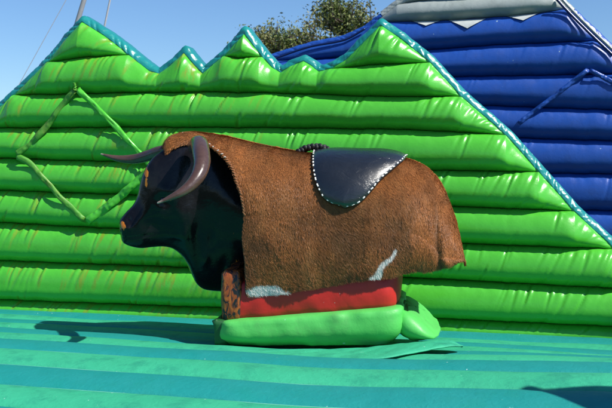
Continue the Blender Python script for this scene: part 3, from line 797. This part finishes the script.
# rope handle standing on the withers
hp = [(299, 152), (304, 149), (312, 147), (321, 147), (328, 150), (332, 155)]
hc = []
for px, py in hp:
    x, z = Lhit(px, py, -.02); hc.append(L(np.array(x), np.array(-.02), np.array(z)))
hc = spline(hc, 11)
def bead_rope(path, r, name, parent, par=M_rope):
    V, Fc = [], []; n0 = 0
    T = np.gradient(path, axis=0); T /= np.linalg.norm(T, axis=1)[:, None]
    for i, c in enumerate(path):
        nr, ns = 7, 10; sidev = np.cross(T[i], [0, 0, 1.0]); sidev /= np.linalg.norm(sidev); upv = np.cross(sidev, T[i])
        for sgn in (-1, 1):
            cc = c + sidev * sgn * r * .62 + upv * r * (.15 * sgn * (-1) ** i)
            th = np.linspace(.02, math.pi - .02, nr)[:, None]; ph = np.linspace(0, 2 * math.pi, ns, endpoint=False)[None]
            q = cc + r * .82 * (np.cos(th) * np.ones_like(ph))[..., None] * (T[i] * .9 + sidev * sgn * .5) + r * .78 * (np.sin(th) * np.cos(ph))[..., None] * sidev + r * .8 * (np.sin(th) * np.sin(ph))[..., None] * upv
            V.append(q.reshape(-1, 3)); Fc.append(grid_faces(nr, ns, True) + n0); n0 += nr * ns
    return link(name, mesh_np(np.vstack(V), np.vstack(Fc)), par, parent)
bead_rope(hc, .021, 'handle', bull)

# ------------------------------------------------------------------ head
AL = math.radians(20); RO = math.radians(13)
hc0 = L(np.array(Lhit(200, 200)[0]), np.array(-.02), np.array(0.0)); 
zup = np.array([0, 0, 1.0]); nside = np.array([math.sin(AL), -math.cos(AL), 0]); fwdh = np.array([-math.cos(AL), -math.sin(AL), 0])
nn = nside * math.cos(RO) - zup * math.sin(RO); upn = zup * math.cos(RO) + nside * math.sin(RO)
hc0 = hc0 + np.array([0, 0, Lhit(200, 200)[1]])
def Hhit(px, py, w_=0.0):
    r = ray(px, py); o = hc0 + nn * w_; t = ((o - CAM) @ nn) / (r @ nn); p = CAM + r * t - hc0
    return np.array([p @ fwdh, p @ upn])
def Hp(a, b, c): 
    a, b, c = np.broadcast_arrays(a, b, c)
    return hc0 + a[..., None] * fwdh + b[..., None] * upn + c[..., None] * nn
ST = [  # top px, bottom px, half width, squareness of top
    ((120.5, 227), (121.5, 234), .020), ((120, 221), (122, 241), .052), ((126, 213), (128, 245), .074), ((133.5, 205), (140, 247.5), .084), ((137.5, 196), (152, 246.5), .084),
    ((140, 185), (163, 246), .090), ((144, 172), (172, 248), .106), ((152, 159), (180, 254), .122), ((162, 150.5), (187, 264), .142), ((172, 142.5), (192, 275), .142),
    ((188, 138.5), (197, 284), .142), ((207, 141), (206, 289), .170), ((226, 154), (228, 290), .215), ((250, 165), (256, 289), .262), ((278, 172), (280, 288), .27)]
kt = np.array([Hhit(*a[0]) for a in ST]); kb = np.array([Hhit(*a[1]) for a in ST]); kw = np.array([a[2] for a in ST])
NH, MH = 150, 96
par = np.linspace(0, len(ST) - 1, NH)
ki = np.arange(len(ST))
it = np.stack([smooth_interp(par, ki, kt[:, j]) for j in (0, 1)], 1); ib = np.stack([smooth_interp(par, ki, kb[:, j]) for j in (0, 1)], 1); iw = smooth_interp(par, ki, kw)
th = np.linspace(0, 2 * math.pi, MH, endpoint=False)[None]
ex = .84
cc_, sc_ = np.sign(np.cos(th)) * np.abs(np.cos(th)) ** ex, np.sign(np.sin(th)) * np.abs(np.sin(th)) ** ex
mid = (it + ib) / 2; hf = (it - ib) / 2
PA = mid[:, 0][:, None] + hf[:, 0][:, None] * cc_; PB = mid[:, 1][:, None] + hf[:, 1][:, None] * cc_
# narrower below (jaw) and above (nose bridge)
shape = 1 - .22 * ss(-cc_, 0, 1) - .30 * ss(cc_, .35, 1)
PC = iw[:, None] * sc_ * shape
def bump3(px, py, w_, r, amp, both=True, rx=None, rot=0):
    """raise/dent the side of the head around a pixel position"""
    global PC
    a, b = Hhit(px, py, w_); rx = rx or r
    ca, sa = math.cos(rot), math.sin(rot)
    da = (PA - a) * ca + (PB - b) * sa; db = -(PA - a) * sa + (PB - b) * ca
    g = np.exp(-(da / rx) ** 2 - (db / r) ** 2) * amp
    PC = PC + np.sign(PC) * g * np.clip(np.abs(sc_) * 1.6, 0, 1)
bump3(166, 190, .11, .030, .020)                    # brow
bump3(163, 201, .11, .020, -.018, rx=.035)          # eye socket
bump3(190, 215, .14, .070, .022)                    # cheek
bump3(176, 236, .11, .030, .012, rx=.07)            # jaw line
bump3(152, 225, .09, .030, -.012, rx=.06)           # hollow behind the muzzle
bump3(130, 222, .08, .016, -.016, rx=.013)          # nostril
bump3(128, 228, .08, .020, .010)                    # nostril wing
bump3(138, 237, .08, .006, -.008, rx=.075, rot=-.12)  # mouth line
bump3(212, 240, .17, .035, -.014, rx=.02)           # neck fold
bump3(206, 262, .16, .045, .014, rx=.02)
bump3(226, 270, .20, .05, -.012, rx=.018)
bump3(140, 170, .10, .03, .0)
HPn = Hp(PA, PB, PC)
# flame paint mask
def blob(px, py, w_, r, rx=None, side=0):
    a, b = Hhit(px, py, w_); g = np.exp(-((PA - a) / (rx or r)) ** 2 - ((PB - b) / r) ** 2)
    return g * (1 if not side else (np.sign(PC) == side))
fl = .95 * blob(147, 174, .055, .024, .009) + .6 * blob(150, 165, .055, .012, .006) + .8 * blob(146.5, 184, .055, .020, .006) + 1.0 * blob(169, 198, .11, .012, .020) + .95 * blob(123.5, 226, .055, .017, .010) + .95 * blob(240, 274, .25, .06, .018) + .5 * blob(236, 235, .25, .03, .008)
head = grid('head', HPn, M_head, bull, closed=True, uv=np.stack([np.broadcast_to(par[:, None] / 14, PA.shape), np.broadcast_to(th / 6.3, PA.shape)], -1), attrs={'paint_mask': fl}, flip=True)
# close the muzzle front with the last ring
fr = HPn[0]; cpt = fr.mean(0) + fwdh * .006
V = np.stack([fr, cpt + (fr - cpt) * .4 + fwdh * .003, np.repeat(cpt[None], MH, 0) + (fr - cpt) * .02], 0)
grid('nose_tip', V, M_head, head, closed=True, uv=np.zeros(V.shape[:2] + (2,)), attrs={'paint_mask': np.zeros(V.shape[:2])}, flip=False)
def ball(name, c, r, mat, parent, sc=(1, 1, 1)):
    th_ = np.linspace(.01, math.pi - .01, 14)[:, None]; ph = np.linspace(0, 2 * math.pi, 20, endpoint=False)[None]
    P = np.stack([np.sin(th_) * np.cos(ph) * sc[0], np.sin(th_) * np.sin(ph) * sc[1], np.cos(th_) * np.ones_like(ph) * sc[2]], -1) * r + c
    return grid(name, P, mat, parent, closed=True, uv=np.zeros(P.shape[:2] + (2,)))
for sg in (1, -1):
    a, b = Hhit(164, 200, .11)
    ball('eye', Hp(np.array(a), np.array(b), np.array(sg * .098)), .019, M_eye, head)

# shaggy crown of the hide pulled over the poll, between the horns
def crown_fur():
    i0, i1 = np.searchsorted(par, 8.35), np.searchsorted(par, 12.6)
    tsel = np.linspace(-.95, .40, 60); col = (tsel / (2 * math.pi) * MH) % MH
    c0 = np.floor(col).astype(int) % MH; c1 = (c0 + 1) % MH; fr_ = (col - np.floor(col))[None, :, None]
    G = HPn[i0:i1, c0] * (1 - fr_) + HPn[i0:i1, c1] * fr_
    gu = np.gradient(G, axis=0); gv = np.gradient(G, axis=1); N = np.cross(gu, gv); N /= np.linalg.norm(N, axis=2, keepdims=True) + 1e-9
    cen = G.mean((0, 1)) - [0, 0, .1]
    N *= np.sign(np.sum(N * (G - cen), 2))[..., None]
    a = np.linspace(0, 1, G.shape[0])[:, None]; b = np.linspace(-1, 1, 60)[None]
    dome = np.clip(a / .22, 0, 1) ** .6 * np.clip((1 - np.abs(b)) / .3, 0, 1) ** .6
    edge_keep = np.clip(a / .05, 0, 1)
    Q = G + N * (-.004 + .034 * dome * (1 + .35 * (fbm(a * 5, b * 4, 71) - .45)))[..., None]
    o = grid('crown_hide', Q, M_skin, bull, uv=np.zeros(Q.shape[:2] + (2,)))
    n = 26000; iu = rng.random(n) * (Q.shape[0] - 2); iv = rng.random(n) * 58
    I, J = iu.astype(int), iv.astype(int); fu, fv = (iu - I)[:, None], (iv - J)[:, None]
    B0 = (Q[I, J] * (1 - fu) + Q[I + 1, J] * fu) * (1 - fv) + (Q[I, J + 1] * (1 - fu) + Q[I + 1, J + 1] * fu) * fv
    D = -(Q[I + 1, J] - Q[I, J]); D /= np.linalg.norm(D, axis=1)[:, None]; Nn = N[I, J]
    D = D + (Q[I, J + 1] - Q[I, J]) * np.sign(iv - 29)[:, None] * 60 + rng.normal(0, .35, (n, 3)); D -= Nn * np.sum(D * Nn, 1)[:, None]; D /= np.linalg.norm(D, axis=1)[:, None]
    W = np.cross(D, Nn); ln = rng.uniform(.012, .026, n)[:, None]; lf = rng.uniform(.15, .7, n)[:, None]
    hw = .0008; T1 = D * np.cos(lf) + Nn * np.sin(lf); mid_ = B0 + T1 * ln * .5; tip = mid_ + (D * .95 + Nn * .1) * ln * .5
    V = np.stack([B0 - W * hw, B0 + W * hw, mid_ - W * hw * .8, mid_ + W * hw * .8, tip], 1).reshape(-1, 3)
    i = np.arange(n)[:, None] * 5
    me = mesh_np(V, np.concatenate([i + [[0, 1, 3]], i + [[0, 3, 2]], i + [[2, 3, 4]]], 0))
    for nm, v in (('rnd', np.repeat(rng.random(n), 5)), ('white', np.zeros(n * 5)), ('dark', np.repeat(.25 * rng.random(n), 5)), ('tip', np.tile([0, 0, .5, .5, 1.0], n))):
        at_ = me.attributes.new(nm, 'FLOAT', 'POINT'); at_.data.foreach_set('value', v.astype(np.float32))
    f = link('fur', me, M_fur, o, smooth=False); f['kind'] = 'stuff'
crown_fur()

# horns
def horn(pts, radii, ridge=.0006):
    path = spline(pts, 60); s = np.linspace(0, 1, 60)
    rr = np.interp(s, np.linspace(0, 1, len(radii)), radii)
    rr = rr * (1 + .025 * np.sin(s * 150) * (1 - s) ** 2)
    return tube('horn', path, rr, M_horn, bull, 22)
def hpt(px, py, Y): return at(px, py, Y)
nearh = horn([hpt(195, 147, 4.36), hpt(199, 144, 4.22), hpt(201, 152, 4.10), hpt(202, 163, 4.02), hpt(198.5, 175, 3.96), hpt(190.5, 185.5, 3.92), hpt(180, 193, 3.89), hpt(168.5, 198.5, 3.88), hpt(157.5, 203.0, 3.87)], [.038, .042, .043, .043, .041, .036, .028, .017, .004])
farh = horn([hpt(167, 149.5, 4.50), hpt(160, 151.5, 4.53), hpt(149, 155.5, 4.58), hpt(135, 159, 4.62), hpt(118, 158.5, 4.63), hpt(101, 154, 4.62)], [.026, .033, .031, .026, .017, .004])
# white rope ring at the root of the near horn
settle(bull, tuple(L(np.array(0.), np.array(0.), np.array(.40))))

# flame printed end panel of the pedestal
# ------------------------------------------------------------------ trees
def tree(px, Y, ztop, zlow, rx, seed, label, nlv=14000, lean=0.0, dens=1.0, limbs=22):
    r = np.random.default_rng(seed)
    root = thing('tree', label, 'tree', group='trees behind the inflatables')
    b = at(px, 300, Y); b[2] = -.52
    top = at(px + lean, ztop, Y)
    zl = at(px, zlow, Y)[2]
    path = [b, b + (top - b) * .35 + [.2, .1, 0], b + (top - b) * .7 + [-.15, 0, 0], top]
    tr = spline(path, 24); Hh = top[2] - b[2]
    tube('trunk', tr, np.linspace(.035 * Hh, .008, 24), M_bark, root, 10)
    V, Fq, n0 = [], [], 0; tips = []
    for k in range(limbs):
        f = r.uniform(.0, 1.0); z = zl - .3 + (top[2] - zl) * f * .95
        i = np.argmin(np.abs(tr[:, 2] - z)); c = tr[i]
        a = r.uniform(0, 2 * math.pi); ln = rx * r.uniform(.55, 1.1) * (1 - .45 * f)
        e = c + np.array([math.cos(a) * ln, math.sin(a) * ln * .8, ln * r.uniform(.15, .7)])
        p = spline([c, (c + e) / 2 + r.normal(0, .1, 3), e], 9)
        V.append(tube_pts(p, np.linspace(.05, .008, 9), 6).reshape(-1, 3)); Fq.append(grid_faces(9, 6, True) + n0); n0 += 54
        for q in range(7):
            s0 = p[r.integers(3, 9)]; e2 = s0 + r.normal(0, .28, 3) * rx * .6 + [0, 0, .12]
            p2 = spline([s0, (s0 + e2) / 2 + r.normal(0, .03, 3), e2], 5)
            V.append(tube_pts(p2, np.linspace(.014, .004, 5), 4).reshape(-1, 3)); Fq.append(grid_faces(5, 4, True) + n0); n0 += 20
            tips.append(e2); tips.append(s0 + (e2 - s0) * .6)
    link('limbs', mesh_np(np.vstack(V), np.vstack(Fq)), M_bark, root)
    tips = np.array(tips)
    ci = r.integers(len(tips), size=nlv); sz = r.uniform(.05, .13, len(tips))
    c = tips[ci] + r.normal(0, 1, (nlv, 3)) * sz[ci][:, None] * [1, 1, .7]
    d1 = r.normal(0, 1, (nlv, 3)); d1 /= np.linalg.norm(d1, axis=1)[:, None]; d2 = np.cross(d1, r.normal(0, 1, (nlv, 3))); d2 /= np.linalg.norm(d2, axis=1)[:, None]
    l = r.uniform(.026, .05, nlv)[:, None]
    V = np.stack([c - d1 * l, c + d2 * l * .4, c + d1 * l, c - d2 * l * .4], 1).reshape(-1, 3)
    me = mesh_np(V, np.arange(nlv * 4).reshape(-1, 4))
    at_ = me.attributes.new('rnd', 'FLOAT', 'POINT'); at_.data.foreach_set('value', np.repeat(r.random(nlv), 4).astype(np.float32))
    f = link('crown', me, M_leaf, root, smooth=False); f['kind'] = 'stuff'
    settle(root, tuple(b))
tree(350, 19, 1, 46, 1.15, 5, 'taller sparse green tree rising beside the silver summit of the blue slide', 5600, 4)
tree(297, 18, 31, 62, 1.0, 8, 'low loose leafed tree showing between the green peak and the blue slide', 4600)
tree(262, 18.6, 33, 60, .5, 12, 'smallest leafy tree just right of the pointed green peak', 3000)

# ------------------------------------------------------------------ poles and guy rope
def pole(name, label, cat, a, b, Y, r0, r1, mat):
    p0, p1 = at(*a, Y), at(*b, Y); d = p1 - p0; t = (-.52 - p0[2]) / d[2]
    g = p0 + d * t; n = 30; path = np.linspace(g, p1 + d * 2.0, n)
    root = thing(name, label, cat)
    tube('shaft', path, np.linspace(r0, r1, n), mat, root, 12)
    o = tube('foot', [g + [0, 0, .001], g + [0, 0, .04], g + [0, 0, .10]], [r0 * 2.5, r0 * 2.3, r0 * 1.3], mat, root, 12)
    settle(root, tuple(g))
pole('flag_pole', 'thick pale grey leaning pole rising behind the left green peak', 'pole', (78, 20), (84, 0), 8.0, .028, .022, M_grey)
pole('flag_pole', 'thin white leaning pole right of the thicker pole behind the left peak', 'pole', (105, 24), (110, 0), 8.6, .012, .009, M_cable)

# ------------------------------------------------------------------ unseen shadow casters added to the right of the frame
side = thing('shadow_bolster', 'unseen low green bolster added at the right edge to shade the wall foot', 'bolster')  # out of view, added to shade the right foot of the wall
sy = np.linspace(0, 3.6, 120); pth = np.stack([2.42 + .10 * sy * 0, 4.70 - sy, .12 + 0 * sy], 1)
tube('tube', pth, .19 + .004 * np.sin(sy * 40), M_green, side, 40)
pth2 = pth.copy(); pth2[:, 2] += .30; pth2[:, 0] += .05
tube('tube', pth2[:60], .15 + .004 * np.sin(sy[:60] * 40), M_green, side, 40)
settle(side, (2.42, 3.0, -.1))
post = thing('shadow_post', 'unseen round green post added at the right front to cast the foreground shadow', 'shadow caster')  # out of view, added and placed for its shadow on the front mat
zz = np.linspace(-.1, 1.35, 60)
tube('column', np.stack([1.98 + 0 * zz, 2.60 + 0 * zz, zz], 1), .15 + .012 * np.abs(np.sin(zz * 9)) - .13 * ss(zz, 1.0, 1.42), M_green, post, 36)
tube('cap_ring', np.stack([1.98 + 0 * zz[:4], 2.60 + 0 * zz[:4], np.linspace(1.36, 1.42, 4)], 1), .03, M_teal, post, 16)
settle(post, (1.98, 2.60, -.1))
pole('guy_rope', 'faint thin rope running up to the left of the thick leaning pole', 'rope', (36, 54), (66, 0), 9.5, .0035, .0035, M_cable)
